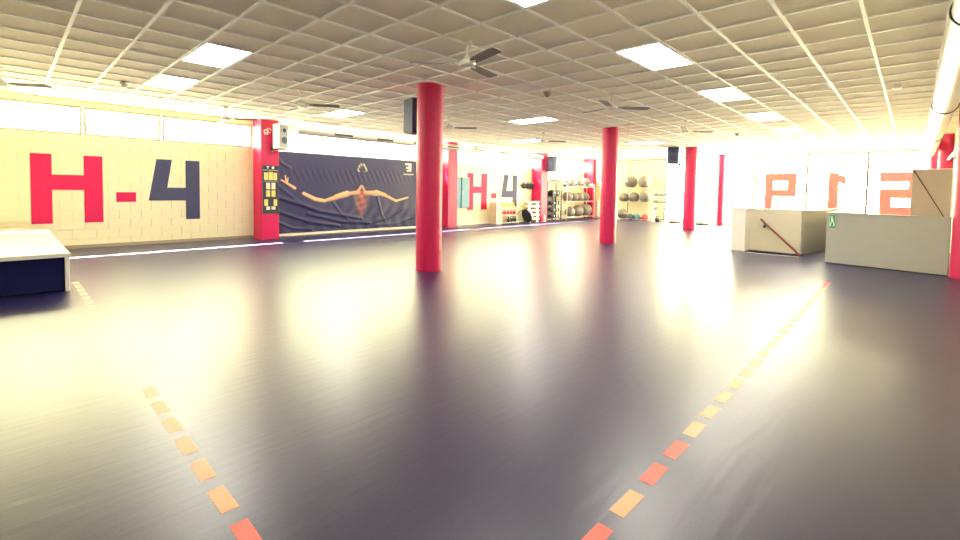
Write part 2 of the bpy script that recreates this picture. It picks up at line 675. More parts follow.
COLS = [(5.09, 6.08, 0.225), (11.58, 6.12, 0.218), (18.2, 6.22, 0.222), (22.35, 6.30, 0.145)]
column(*COLS[0], 'tallest and nearest red round column with a dark speaker behind it')
column(*COLS[1], 'second red round column, right of the ball rack')
column(*COLS[2], 'third red round column with a speaker hanging to its left')
column(*COLS[3], 'slimmest and farthest red column against the bright windows')
column(11.60, -0.745, 0.225, 'red round column cut off by the right edge beside the white counter', 'red columns on the right wall')
column(18.2, -0.70, 0.24, 'dark red column behind the tan board under the big duct', 'red columns on the right wall')
column(22.2, -0.50, 0.16, 'narrow pale red column farthest along the right wall', 'red columns on the right wall')

PF = 12.45
PLAB = ['red square pilaster with a dark picture board and white speaker beside the banner',
        'red square pilaster half hidden behind the nearest round column',
        'red square pilaster behind the stacked aerobic steps',
        'red square pilaster behind the rack of grey gym balls']
for (a, b), lab in zip(PIL, PLAB):
    root = thing('wall_pilaster', lab, 'pilaster', ((a + b) / 2, (PF + V1) / 2, 0), 0, 'red pilasters on the left wall')
    h = (b - a) / 2
    bb = bm_new()
    bevbox(bb, -h, h, -(V1 - PF) / 2, (V1 - PF) / 2 - 0.001, 0, CEIL + 0.005, 0.012, 2)
    obj('shaft', bb, M_RED, root)
    bb = bm_new()
    box(bb, -h - 0.006, h + 0.006, -(V1 - PF) / 2 - 0.006, (V1 - PF) / 2 - 0.002, 0, 0.04)
    obj('plinth', bb, M_RED, root)

# ---------------------------------------------------------------- lettering painted on the left wall


def painted(name, pts, m, label, v=WALLFACE, th=0.003):
    b = bm_new()
    prism(b, pts, th, 'xz', v)
    return tag(obj(name, b, m), label, 'painted sign')


def letter_h(x0, x1, z0, z1, w0, w1, c0, c1):
    return [(x0, z0), (x0 + w0, z0), (x0 + w0, c0), (x1 - w1, c0), (x1 - w1, z0), (x1, z0), (x1, z1), (x1 - w1, z1),
            (x1 - w1, c1), (x0 + w0, c1), (x0 + w0, z1), (x0, z1)]


def digit_4(x0, x1, z0, z1, xs, w, b0, b1):
    # xs: left foot of the slanted stroke at the top
    return [(x1 - w, z0), (x1, z0), (x1, z1), (x1 - w, z1), (x1 - w, b1), (x0 + 0.37, b1), (xs + 0.31, z1), (xs, z1), (x0, b0), (x1 - w, b0)]


painted('painted_letter', letter_h(0.36, 1.50, 0.555, 2.005, 0.32, 0.315, 1.26, 1.58), M_LETTER_RED, 'large red letter H painted on the cream block wall')
painted('painted_dash', [(1.73, 1.0), (2.09, 1.0), (2.09, 1.22), (1.73, 1.22)], M_LETTER_RED, 'large red dash painted on the cream block wall')
painted('painted_digit', digit_4(2.33, 3.385, 0.565, 2.01, 2.49, 0.305, 1.03, 1.34), M_LETTER_GREY, 'large dark slate digit 4 painted on the cream block wall')
FACE2 = V1 - 0.0005
painted('painted_letter', letter_h(12.85, 14.03, 0.60, 2.09, 0.36, 0.36, 1.28, 1.55), M_LETTER_RED, 'distant red letter H painted right of the teal cupboards', FACE2)
painted('painted_dash', [(14.29, 1.06), (14.64, 1.06), (14.64, 1.29), (14.29, 1.29)], M_LETTER_RED, 'distant small red dash painted above the yellow kettlebells', FACE2)
painted('painted_digit', digit_4(14.93, 16.03, 0.62, 2.10, 15.12, 0.32, 1.10, 1.40), M_LETTER_GREY, 'distant grey digit 4 painted above the kettlebell rack', FACE2)

# ---------------------------------------------------------------- banner with the printed figure


def seg_d(px, pz, ax, az, bx, bz):
    dx, dz = bx - ax, bz - az
    t = max(0, min(1, ((px - ax) * dx + (pz - az) * dz) / (dx * dx + dz * dz)))
    return math.hypot(px - ax - t * dx, pz - az - t * dz), t


LIMBS = [  # ax, az, bx, bz, ra, rb, tone
    (5.40, 1.60, 5.56, 1.52, 0.022, 0.035, 1), (5.56, 1.53, 5.52, 1.72, 0.03, 0.022, 1), (5.58, 1.53, 5.60, 1.66, 0.022, 0.018, 1),
    (5.55, 1.52, 5.80, 1.37, 0.035, 0.05, 1), (6.06, 1.22, 6.42, 1.05, 0.055, 0.07, 1), (6.42, 1.05, 6.72, 1.00, 0.07, 0.06, 1),
    (6.72, 1.00, 7.15, 1.12, 0.055, 0.09, .9), (7.10, 1.12, 7.48, 1.22, 0.09, 0.11, .95), (7.48, 1.22, 7.88, 1.26, 0.07, 0.08, .75),
    (7.86, 1.28, 7.99, 1.47, 0.07, 0.05, .7), (8.12, 1.28, 8.03, 1.45, 0.06, 0.05, .6), (8.12, 1.26, 8.55, 1.24, 0.07, 0.11, .75),
    (8.55, 1.27, 8.92, 1.18, 0.10, 0.07, .9), (8.92, 1.17, 9.36, 0.98, 0.06, 0.05, .85), (9.36, 0.98, 9.86, 1.10, 0.05, 0.035, .95),
]


def banner_colour(x, z, rnd):
    base = (0.018, 0.020, 0.095)
    skin = (0.92, 0.56, 0.27)
    col = base
    best = 0
    for ax, az, bx, bz, ra, rb, tone in LIMBS:
        d, t = seg_d(x, z, ax, az, bx, bz)
        r = 0.88 * (ra + (rb - ra) * t)
        k = max(0, min(1, (r - d) / 0.022 + 0.3))
        axis = az + (bz - az) * t
        best = max(best, k * tone * max(0.35, min(1.0, 0.85 + (z - axis) / r * 0.45)))
    if best > 0:
        col = tuple(b + (s - b) * best for b, s in zip(col, skin))
    # back: lit down the spine, falling off into the dark
    if 0.45 < z < 1.32:
        wdt = 0.16 + 0.24 * max(0, (z - 0.55) / 0.75)
        k = max(0, 1 - abs(x - 8.0) / wdt) * min(1, (z - 0.45) / 0.35) * 0.75
        k *= 0.62 + 0.2 * math.sin(x * 23 + z * 11) + 0.18 * math.sin(z * 31 - x * 9)
        s = (0.80, 0.20, 0.10) if abs(x - 8.02) < 0.13 else (0.62, 0.34, 0.15)
        col = tuple(c + (q - c) * k for c, q in zip(col, s))
    # rim of light on the hair
    d = math.hypot((x - 8.02) / 0.17, (z - 2.0) / 0.20)
    if 0.62 < d < 1.05 and z > 1.92:
        k = 0.75 * (0.5 + 0.5 * math.sin(x * 60 + z * 35))
        col = tuple(c + (q - c) * k for c, q in zip(col, (0.80, 0.70, 0.45)))
    # printed logo and strap line at the right
    if 9.72 < x < 10.0 and 2.02 < z < 2.30:
        lx, lz = (x - 9.72) / 0.28, (z - 2.02) / 0.28
        if lz > 0.78 or (0.35 < lz < 0.58 and lx > 0.2) or (lx > 0.62) or (lz < 0.18 and lx > .3):
            col = (0.72, 0.70, 0.62)
    if 9.66 < x < 10.1 and 1.90 < z < 1.94:
        col = (0.6, 0.58, 0.5)
    return col


BX0, BX1, BZ0, BZ1 = 5.16, 10.45, 0.075, 2.41
NX, NZ = 420, 190
bm = bm_new()
cl = bm.loops.layers.float_color.new('print')
random.seed(7)
FOLDS = [(5.2, 1.15, 8.0, 0.42, 0.030, 0.05), (5.2, 0.75, 7.2, 0.22, 0.028, 0.045), (5.25, 1.5, 6.6, 0.62, 0.014, 0.05),
         (6.2, 0.62, 8.3, 0.28, 0.024, 0.05), (8.2, 0.25, 9.7, 0.75, 0.020, 0.06), (5.2, 2.38, 5.65, 1.95, 0.016, 0.04),
         (8.4, 0.18, 10.2, 0.42, 0.014, 0.05), (7.0, 0.95, 7.6, 0.35, 0.014, 0.04), (8.6, 1.1, 8.9, 0.3, 0.014, 0.04), (5.2, .45, 6.3, .16, .02, .04)]


def fold(x, z):
    d = 0.0
    for ax, az, bx, bz, amp, w in FOLDS:
        mx_, mz_ = (ax + bx) / 2, (az + bz) / 2 - 0.10
        # sagging fold: two straight halves through a dropped middle
        q = min(seg_d(x, z, ax, az, mx_, mz_)[0], seg_d(x, z, mx_, mz_, bx, bz)[0])
        d += amp * math.exp(-(q / w) ** 2)
    fade = max(0, min(1, (z - 1.45) / 0.3)) * max(0, min(1, (2.1 - z) / 0.25))
    d += 0.0025 * fade * math.sin(x * 34 + z * 16)
    low = max(0, min(1, (1.1 - z) / 0.4))
    d += 0.006 * low * math.sin(x * 16 + 3 * math.sin(z * 5)) + 0.003 * math.sin(x * 5 + z * 3)
    return d


grid = []
for i in range(NX + 1):
    x = BX0 + (BX1 - BX0) * i / NX
    col_ = []
    for j in range(NZ + 1):
        z = BZ0 + (BZ1 - BZ0) * j / NZ
        col_.append(bm.verts.new((x, V1 - 0.045 - fold(x, z), z)))
    grid.append(col_)
pc = [[banner_colour(BX0 + (BX1 - BX0) * i / NX, BZ0 + (BZ1 - BZ0) * j / NZ, random) for j in range(NZ + 1)] for i in range(NX + 1)]
for i in range(NX):
    for j in range(NZ):
        f = bm.faces.new((grid[i][j], grid[i + 1][j], grid[i + 1][j + 1], grid[i][j + 1]))
        f.smooth = True
        for lp, (a, b) in zip(f.loops, ((i, j), (i + 1, j), (i + 1, j + 1), (i, j + 1))):
            lp[cl] = (*pc[a][b], 1)
M_BANNER = mat('printed_banner', (0.02, 0.02, 0.06), 0.5, 0.5)
nt = M_BANNER.node_tree
at = nt.nodes.new('ShaderNodeAttribute')
at.attribute_name = 'print'
nt.links.new(at.outputs['Color'], nt.nodes['Principled BSDF'].inputs['Base Color'])
me = bpy.data.meshes.new('wall_banner')
bm.to_mesh(me)
bm.free()
me.materials.append(M_BANNER)
broot = thing('wall_banner', 'large dark rippled banner printed with a bare back and outstretched arms', 'banner', (0, 0, 0))
sheet = link('sheet', me, broot)
sol = sheet.modifiers.new('thickness', 'SOLIDIFY')
sol.thickness = 0.002
sol.offset = -1
bm = bm_new()
tube(bm, [(BX0, V1 - 0.03, BZ1 + 0.006), (BX1, V1 - 0.03, BZ1 + 0.006)], 0.012, 8)
obj('hanging_bar', bm, M_TRIM, broot, True)

# ---------------------------------------------------------------- picture board on the first pilaster
pcx = (PIL[0][0] + PIL[0][1]) / 2 + 0.005
root = thing('picture_board', 'tall dark notice board of small photos on the red pilaster', 'notice board', (pcx, PF, 0.69))
bm = bm_new()
bevbox(bm, -0.205, 0.205, -0.022, -0.001, 0, 1.27, 0.004, 1)
obj('backing', bm, M_BLACK, root)
bm = bm_new()
for a in ((-0.215, -0.200, 0, 1.27), (0.200, 0.215, 0, 1.27), (-0.215, 0.215, -0.012, 0.004), (-0.215, 0.215, 1.266, 1.282)):
    box(bm, a[0], a[1], -0.03, -0.001, a[2], a[3])
obj('frame', bm, M_MULLION, root)


def pbx(px): return (px - 125) / 75 * 0.2
def pbz(py): return 1.27 * (480 - py) / 415


pics = [(60, 100, 125, 190, 1), (105, 146, 118, 190, 1), (151, 187, 125, 190, 1), (80, 118, 213, 270, 2), (132, 170, 213, 270, 2),
        (80, 118, 280, 335, 1), (132, 170, 280, 335, 1), (62, 97, 358, 415, 1), (153, 187, 358, 415, 1), (80, 118, 420, 448, 2), (132, 170, 420, 448, 2)]
for a, b, c, d, k in pics:
    bm = bm_new()
    box(bm, pbx(a), pbx(b), -0.026, -0.0215, pbz(d), pbz(c))
    obj('photo', bm, M_PIC1 if k == 1 else M_PIC2, root)
bm = bm_new()   # the two white initials in the heading
prism(bm, [(pbx(84), pbz(70)), (pbx(111), pbz(70)), (pbx(101), pbz(80)), (pbx(100), pbz(92)), (pbx(94), pbz(92)), (pbx(94), pbz(80))], 0.004, 'xz', -0.0215)
obj('heading_letter', bm, M_SIGNW, root)
bm = bm_new()
prism(bm, [(pbx(136), pbz(70)), (pbx(158), pbz(70)), (pbx(160), pbz(80)), (pbx(154), pbz(83)), (pbx(161), pbz(93)), (pbx(152), pbz(93)), (pbx(146), pbz(86)), (pbx(143), pbz(93)), (pbx(136), pbz(93))], 0.004, 'xz', -0.0215)
obj('heading_letter', bm, M_SIGNW, root)
bm = bm_new()
box(bm, -0.19, 0.19, -0.0255, -0.0215, pbz(106), pbz(102))
obj('heading_rule', bm, M_PIC2, root)
bm = bm_new()
box(bm, -0.19, 0.19, -0.0255, -0.0215, pbz(206), pbz(199))
obj('teal_strip', bm, M_TEAL, root)

root = thing('wall_emblem', 'small white curled emblem on the red pilaster above the board', 'emblem', (4.80, PF, 2.86))
bm = bm_new()
for cx, cz, r in ((0.0, 0.0, 0.05), (0.075, 0.03, 0.055)):
    tube(bm, [(cx + r * math.cos(t * PI / 8), -0.008, cz + r * math.sin(t * PI / 8)) for t in range(15)], 0.013, 6)
tube(bm, [(-0.05, -0.008, -0.02), (-0.02, -0.008, -0.075), (0.05, -0.008, -0.06)], 0.013, 6)
obj('curl', bm, M_SIGNW, root)


# ---------------------------------------------------------------- speakers
def speaker(loc, rotz, label, w=0.36, d=0.34, h=0.62, front=M_GRILLE, cab=M_SPK, arm=(0, 0.3), tilt=0.0):
    """local: front faces -y, the wall side is +y"""
    root = thing('loudspeaker', label, 'speaker', loc, rotz, 'wall-hung loudspeakers')
    b = bm_new()
    outline = [(-w / 2, -d / 2), (w / 2, -d / 2), (w * 0.36, d / 2), (-w * 0.36, d / 2)]
    prism(b, outline, h, 'xy', 0)
    bmesh.ops.bevel(b, geom=b.edges[:], offset=0.012, segments=2, affect='EDGES')
    obj('cabinet', b, cab, root)
    b = bm_new()
    bevbox(b, -w / 2 + 0.02, w / 2 - 0.02, -d / 2 - 0.012, -d / 2 + 0.002, 0.03, h - 0.03, 0.006, 1)
    gr = obj('grille', b, front, root)
    for cz, r in ((h * 0.33, w * 0.30), (h * 0.74, w * 0.18)):
        b = bm_new()
        lathe(b, [(r, 0), (r, 0.010), (r * 0.85, 0.014), (r * 0.3, 0.004), (0, 0.008)], 20)
        o = obj('driver', b, M_BLACK, gr, True)
        o.rotation_euler = (PI / 2, 0, 0)
        o.location = (0, -d / 2 - 0.010, cz)
    b = bm_new()
    box(b, -w * 0.4, w * 0.4, -d * 0.4, d * 0.5, -0.02, -0.004)
    tube(b, [(0, d * 0.3, -0.012), (arm[0], arm[1], -0.012)], 0.018, 8)
    box(b, arm[0] - 0.05, arm[0] + 0.05, arm[1] - 0.012, arm[1], -0.09, 0.06)
    obj('bracket', b, M_BLACK, root)
    return root


spk = speaker((5.31, 6.76, 2.45), R(164), 'dark navy loudspeaker hanging beside the tallest red column', arm=(0.0, 0.475), w=0.36)
speaker((5.07, 12.22, 2.42), R(18), 'pale grey and white loudspeaker on the pilaster beside the banner', w=0.30, d=0.30, h=0.64, front=M_GREYCONE, cab=M_WHITE, arm=(-0.05, 0.22))
speaker((17.62, 12.22, 2.36), R(10), 'dark loudspeaker high on the red pilaster by the gym ball rack', w=0.42, d=0.30, h=0.66, arm=(-0.05, 0.23))
speaker((17.75, 6.76, 2.55), R(-60), 'dark loudspeaker hanging left of the third round column', w=0.40, d=0.34, h=0.62, arm=(0.32, 0.28))

# ---------------------------------------------------------------- ducts
root = thing('ventilation_duct', 'silver round duct with dark slots running under the ceiling along the banner wall', 'duct', (0, 12.42, 2.965))
bm = bm_new()
tube(bm, [(5.62, 0, 0), (17.05, 0, 0)], 0.105, 24)
obj('pipe', bm, M_STEEL, root, True)
bm = bm_new()
lathe(bm, [(0.108, 0), (0.112, 0.02), (0.085, 0.03), (0.0, 0.03)], 24)
o = obj('end_cap', bm, M_METAL, root, True)
o.rotation_euler = (0, -PI / 2, 0)
o.location = (5.63, 0, 0)
for x in (7.0, 8.46, 9.9, 11.43, 12.76, 14.37, 15.85):
    bm = bm_new()
    bevbox(bm, x - 0.30, x + 0.30, -0.112, -0.100, -0.03, 0.03, 0.003, 1)
    obj('slot_grille', bm, M_MULLION, root)
for x in (6.2, 7.8, 9.3, 10.8, 12.2, 13.6, 15.1, 16.6):
    bm = bm_new()
    tube(bm, [(x, 0, 0.1), (x, 0, CEIL - 2.965)], 0.006, 6)
    lathe_b = bm_new()
    obj('hanger', bm, M_METAL, root)
    lathe_b.free()

root = thing('ventilation_duct', 'fat white round duct with a dark clamp along the right wall', 'duct', (0, -0.30, 2.87))
bm = bm_new()
tube(bm, [(1.0, 0, 0), (20.5, 0, 0)], 0.145, 32)
obj('pipe', bm, mat('white_duct_paint', (0.82, 0.80, 0.76), 0.35, 0.5), root, True)
for x in (5.2, 10.2, 15.2, 19.6):
    bm = bm_new()
    tube(bm, [(x - 0.03, 0, 0), (x + 0.03, 0, 0)], 0.158, 32)
    cl_ = obj('clamp_ring', bm, M_BLACK, root, True)
    bm = bm_new()
    box(bm, x - 0.012, x + 0.012, -0.012, 0.012, 0.145, CEIL - 2.87)
    obj('hanger', bm, M_BLACK, cl_)
root = thing('ventilation_duct', 'thin pipe running below the fat white duct on the right wall', 'pipe', (0, -0.66, 2.47))
bm = bm_new()
tube(bm, [(4.0, 0, 0), (20.5, 0, 0)], 0.035, 12)
obj('pipe', bm, M_METAL, root, True)
for x in (8.0, 13.0, 17.0):
    bm = bm_new()
    box(bm, x - 0.015, x + 0.015, -0.088, 0.0, -0.045, -0.03)
    box(bm, x - 0.015, x + 0.015, -0.089, -0.077, -0.045, 0.05)
    obj('pipe_clip', bm, M_BLACK, root)


# ---------------------------------------------------------------- ceiling fans
def fan(label):
    root = thing('ceiling_fan', label, 'ceiling fan', (0, 0, CEIL), 0, 'white ceiling fans')
    b = bm_new()
    lathe(b, [(0.012, -0.05), (0.055, -0.04), (0.06, -0.006), (0.05, -0.005)], 20)
    obj('canopy', b, M_FAN, root, True)
    b = bm_new()
    tube(b, [(0, 0, -0.20), (0, 0, -0.04)], 0.011, 10)
    obj('downrod', b, M_FAN, root, True)
    b = bm_new()
    lathe(b, [(0.0, -0.30), (0.06, -0.298), (0.095, -0.285), (0.105, -0.262), (0.10, -0.235), (0.06, -0.215), (0.03, -0.19), (0.02, -0.17)], 24)
    obj('motor', b, M_FAN, root, True)
    for k in range(3):
        b = bm_new()
        vs = [(0.14, -0.045), (0.24, -0.062), (0.64, -0.07), (0.68, -0.05), (0.68, 0.05), (0.64, 0.07), (0.24, 0.062), (0.14, 0.045)]
        A = [b.verts.new((x, y, 0.004 - y * 0.16)) for x, y in vs]
        B = [b.verts.new((x, y, -0.004 - y * 0.16)) for x, y in vs]
        b.faces.new(A)
        b.faces.new(B[::-1])
        for q in range(8):
            b.faces.new((A[q], B[q], B[(q + 1) % 8], A[(q + 1) % 8]))
        o = obj('blade', b, M_BLADE, root)
        o.location = (0, 0, -0.262)
        o.rotation_euler = (0, 0, k * 2 * PI / 3)
        b = bm_new()
        box(b, 0.08, 0.20, -0.014, 0.014, -0.010, -0.005)
        obj('blade_arm', b, M_FAN, o)
    return root


FANS = [(3.84, 3.92, 14, 'ceiling fan just right of the top of the tallest red column'),
        (7.48, 3.95, -44, 'ceiling fan above the second round column'),
        (11.4, 4.05, -44, 'ceiling fan above the third round column'),
        (3.78, 8.17, -40, 'ceiling fan above the banner, left of the tallest column'),
        (3.45, 11.2, -40, 'ceiling fan above the pilaster with the picture board'),
        (7.5, 8.25, -46, 'ceiling fan right behind the tallest red column'),
        (11.2, 8.1, -40, 'small far ceiling fan above the pilaster by the ball rack'),
        (11.5, 11.2, -40, 'small far ceiling fan above the distant letter H'),
        (-0.02, 10.2, -38, 'ceiling fan cut off by the left edge above the high windows')]
f0 = None
for x, y, a, lab in FANS:
    if f0 is None:
        f0 = fan(lab)
        f0.location = (x, y, CEIL - 0.006)
        f0.rotation_euler = (0, 0, R(a))
    else:
        copy_tree(f0, (x, y, CEIL - 0.006), R(a), lab)

# sensors on the ceiling
SENS = [(1.47, 10.0, 'round', 'small round smoke detector near the left pair of light panels'),
        (6.73, 4.81, 'round', 'small round vent on the ceiling between the two near fans'),
        (9.9, 0.26, 'square', 'small white square sensor on the ceiling near the big duct'),
        (14.62, 3.75, 'round', 'tiny smoke detector beside the far end of the light row')]
for x, y, kind, lab in SENS:
    root = thing('ceiling_sensor', lab, 'sensor', (x, y, CEIL - 0.004), 0)
    b = bm_new()
    if kind == 'round':
        lathe(b, [(0.03, -0.075), (0.05, -0.06), (0.055, -0.03), (0.07, -0.02), (0.07, 0.0)], 20)
        obj('housing', b, M_FRAME, root, True)
        b = bm_new()
        lathe(b, [(0.02, -0.082), (0.025, -0.074)], 14)
        obj('lens', b, M_BLACK, root, True)
    else:
        bevbox(b, -0.11, 0.11, -0.06, 0.06, -0.035, 0.0, 0.01, 2)
        obj('housing', b, M_BAR, root)
        b = bm_new()
        box(b, -0.08, 0.08, -0.035, 0.035, -0.04, -0.034)
        obj('lens', b, M_SIGNW, root)

# ---------------------------------------------------------------- stage platform on the left
root = thing('stage_platform', 'low pale-topped stage platform with a dark navy front at the left', 'stage', (0, 7.9, 0))
SX0, SX1, SD, SH = -3.2, 0.56, 4.98, 0.5
bm = bm_new()
box(bm, SX0, SX1 - 0.02, 0.02, SD, 0.015, SH - 0.045)
obj('body', bm, M_NAVY, root)
bm = bm_new()
bevbox(bm, SX0, SX1 + 0.01, -0.02, SD, SH - 0.045, SH, 0.006, 1)
obj('top', bm, M_STAGE, root)
bm = bm_new()
bevbox(bm, SX1 - 0.045, SX1, -0.005, 0.04, 0, SH - 0.045, 0.004, 1)
obj('corner_trim', bm, M_WHITE, root)
bm = bm_new()
box(bm, SX1 - 0.022, SX1 - 0.004, 0.04, SD, 0.0, SH - 0.045)
obj('side_panel', bm, M_WHITE, root)
bm = bm_new()
bevbox(bm, SX0, SX1 + 0.014, -0.026, -0.019, SH - 0.05, SH - 0.002, 0.002, 1)
obj('edge_trim', bm, M_WHITE, root)

# ---------------------------------------------------------------- floor tape dashes
pat_r = 'RORROOOORO'
b = bm_new()
bevbox(b, -0.10, 0.10, -0.035, 0.035, 0, 0.0012, 0.0004, 1)
bmesh.ops.recalc_face_normals(b, faces=b.faces[:])
tme = {}
for key, m in (('R', M_TAPE_R), ('O', M_TAPE_O)):
    me = bpy.data.meshes.new('tape_dash')
    b.to_mesh(me)
    me.materials.append(m)
    tme[key] = me
b.free()
for k in range(26):
    key = pat_r[k % len(pat_r)] if k < 8 else ('O' if k < 24 else 'R')
    o = link('tape_dash', tme[key], None, (1.615 + 0.3 * k, 0.875 + 0.0025 * k, 0.0), R(random.uniform(-1.5, 1.5)))
    tag(o, '%s %s tape dash from the bottom in the right-hand line' % (ORD[k], 'red' if key == 'R' else 'orange'), 'tape', 'tape dashes of the right-hand line')
for k in list(range(7)) + list(range(15, 23)):
    key = 'R' if k in (0,) else 'O'
    o = link('tape_dash', tme[key], None, (0.645 + 0.001 * k, 1.88 + 0.3 * k, 0.0), R(90 + random.uniform(-1.5, 1.5)))
    lab = ('%s %s tape dash from the bottom in the left-hand line' % (ORD[k], 'red' if key == 'R' else 'orange') if k < 7
           else '%s faded tape dash counted from the stage in the left-hand line' % ORD[22 - k])
    tag(o, lab, 'tape', 'tape dashes of the left-hand line')

# ---------------------------------------------------------------- stairwell and white counter


def slab_between(bm, p, q, th, z0, z1):
    """upright slab from p to q (xy), thickened to the left of p->q"""
    p, q = Vector((*p, 0)), Vector((*q, 0))
    d = (q - p).normalized()
    n = Vector((-d.y, d.x, 0)) * th
    base = [p, q, q + n, p + n]
    A = [bm.verts.new((v.x, v.y, z0)) for v in base]
    B = [bm.verts.new((v.x, v.y, z1)) for v in base]
    bm.faces.new(A[::-1])
    bm.faces.new(B)
    for i in range(4):
        bm.faces.new((A[i], A[(i + 1) % 4], B[(i + 1) % 4], B[i]))


root = thing('stair_parapet', 'white waist-high wall around the stairwell left of the counter', 'low wall', (0, 0, 0))
bm = bm_new()
box(bm, 12.70, 13.24, 2.99, 3.30, 0.0, 1.05)
obj('end_post', bm, M_WHITE, root)
bm = bm_new()
box(bm, 13.13, 13.25, 1.90, 2.985, -1.6, 1.05)
obj('long_panel', bm, M_STAIRWALL, root)
bm = bm_new()
slab_between(bm, (13.19, 1.87), (14.6, 1.60), 0.12, 0.0, 1.05)
slab_between(bm, (14.6, 1.60), (17.4, 1.55), 0.12, 0.0, 1.05)
obj('return_panel', bm, M_STAIRWALL, root)
bm = bm_new()
box(bm, 12.68, 13.27, 2.97, 3.32, 1.05, 1.062)
box(bm, 13.12, 13.27, 1.90, 2.97, 1.05, 1.062)
obj('cap_rail', bm, M_WHITE, root)

root = thing('stair_handrail', 'dark maroon handrail sloping down into the stairwell', 'handrail', (13.13, 0, 0))
bm = bm_new()
tube(bm, [(-0.07, 2.74, 0.80), (-0.07, 1.86, -0.06), (-0.07, 1.84, -0.5)], 0.022, 12)
obj('rail', bm, M_RAIL, root, True)
for y in (2.66, 1.98):
    z = 0.80 - (2.74 - y) / 0.88 * 0.86
    bm = bm_new()
    tube(bm, [(0.0, y, z - 0.10), (-0.06, y, z - 0.10), (-0.07, y, z - 0.02)], 0.012, 8)
    tube(bm, [(-0.001, y, z - 0.10), (-0.012, y, z - 0.10)], 0.035, 12)
    obj('rail_bracket', bm, M_BLACK, root, True)

root = thing('staircase', 'narrow steps going down behind the white parapet', 'stairs', (0, 0, 0))
for k in range(6):
    bm = bm_new()
    y1 = SV1 - 0.19 * k
    box(bm, SU0 + 0.005, SU1 - 0.005, y1 - 0.19, y1 - 0.005, -0.17 * (k + 1) - 0.12, -0.17 * (k + 1))
    obj('step', bm, M_WHITE, root)
bm = bm_new()
box(bm, SU0 - 0.03, SU0 + 0.004, SV0, SV1, -0.10, 0.006)
struct(obj('trim_1', bm, M_TRIM))
bm = bm_new()
box(bm, SU0 - 0.1, SU0, SV0 - .1, SV1, -1.6, -0.121)
box(bm, SU0 - 0.1, SU1 + .1, SV0 - .1, SV0, -1.6, -0.121)
box(bm, SU0 - 0.1, SU1, SV1 + .005, SV1 + 0.1, -1.6, -0.121)
box(bm, SU0 - 0.1, SU1 + .1, SV0 - .1, SV1 + .1, -1.7, -1.6)
struct(obj('wall_stairwell', bm, M_WALL))

root = thing('reception_counter', 'long white counter wall with a green exit sign at the right', 'counter', (0, 0, 0))
bm = bm_new()
slab_between(bm, (11.62, -0.50), (11.88, 1.29), -0.14, 0.02, 1.045)
obj('front_panel', bm, M_COUNTER, root)
bm = bm_new()
slab_between(bm, (11.60, -0.50), (11.865, 1.30), -0.18, 1.045, 1.065)
obj('top_ledge', bm, M_COUNTER, root)
bm = bm_new()
slab_between(bm, (12.03, 1.27), (16.8, 1.36), -0.14, 0.0, 1.06)
obj('side_panel', bm, M_COUNTER, root)
bm = bm_new()
slab_between(bm, (11.64, -0.49), (11.895, 1.28), -0.10, 0.0, 0.02)
obj('kick_strip', bm, M_BLACK, root)

# exit sign on the counter
ang = math.atan2(0.26, 1.79)
root = thing('exit_sign', 'small green upright exit sign with a white running figure on the counter', 'sign', (11.856, 1.19, 0.75), -ang)
bm = bm_new()
bevbox(bm, -0.008, 0.004, -0.055, 0.055, 0, 0.26, 0.002, 1)
obj('plate', bm, M_GREEN, root)
bm = bm_new()
base = -0.0085
circle = [(0.012 + 0.014 * math.cos(t * PI / 5), 0.218 + 0.016 * math.sin(t * PI / 5)) for t in range(10)]
prism(bm, circle, 0.003, 'yz', base)
prism(bm, [(-0.02, 0.12), (0.018, 0.13), (0.024, 0.19), (-0.008, 0.198)], 0.003, 'yz', base)
prism(bm, [(-0.02, 0.12), (-0.004, 0.125), (-0.022, 0.07), (-0.005, 0.03), (-0.02, 0.026), (-0.040, 0.072)], 0.003, 'yz', base)
prism(bm, [(0.002, 0.128), (0.018, 0.13), (0.034, 0.085), (0.04, 0.03), (0.026, 0.03), (0.02, 0.08)], 0.003, 'yz', base)
obj('running_figure', bm, M_SIGNW, root)
bm = bm_new()
for a in ((-0.05, -0.044, 0.012, 0.248), (0.044, 0.05, 0.012, 0.248)):
    box(bm, -0.0105, -0.0075, a[0], a[1], a[2], a[3])
obj('border', bm, M_SIGNW, root)

# tan board behind the counter
root = thing('tan_board', 'tan upright board with a dark diagonal line behind the counter', 'board', (12.95, 0, 0))
bm = bm_new()
bevbox(bm, -0.015, 0.015, -0.54, 0.04, 0.0, 1.975, 0.004, 1)
obj('panel', bm, M_TAN, root)
bm = bm_new()
tube(bm, [(-0.018, 0.012, 1.96), (-0.018, -0.445, 1.05), (-0.018, -0.54, 0.86)], 0.008, 8)
obj('diagonal_cord', bm, M_BROWN, root)
bm = bm_new()
box(bm, -0.02, 0.02, -0.565, -0.541, 0.0, 1.95)
obj('edge_strip', bm, M_WHITE, root)
bm = bm_new()
box(bm, -0.02, 0.02, -0.55, 0.045, 1.976, 1.99)
obj('top_edge', bm, M_TRIM, root)

# ---------------------------------------------------------------- letters stuck on the far windows (seen from inside)
FW = U1 + 0.044


def vinyl(name, outline, label, hole=None):
    b = bm_new()
    if hole is None:
        prism(b, outline, 0.002, 'yz', FW)
    else:
        for pts in outline:
            prism(b, pts, 0.002, 'yz', FW)
    return tag(obj(name, b, M_VINYL), label, 'window lettering', 'red letters on the far windows')


def rect(a, b, c, d): return [(a, c), (b, c), (b, d), (a, d)]


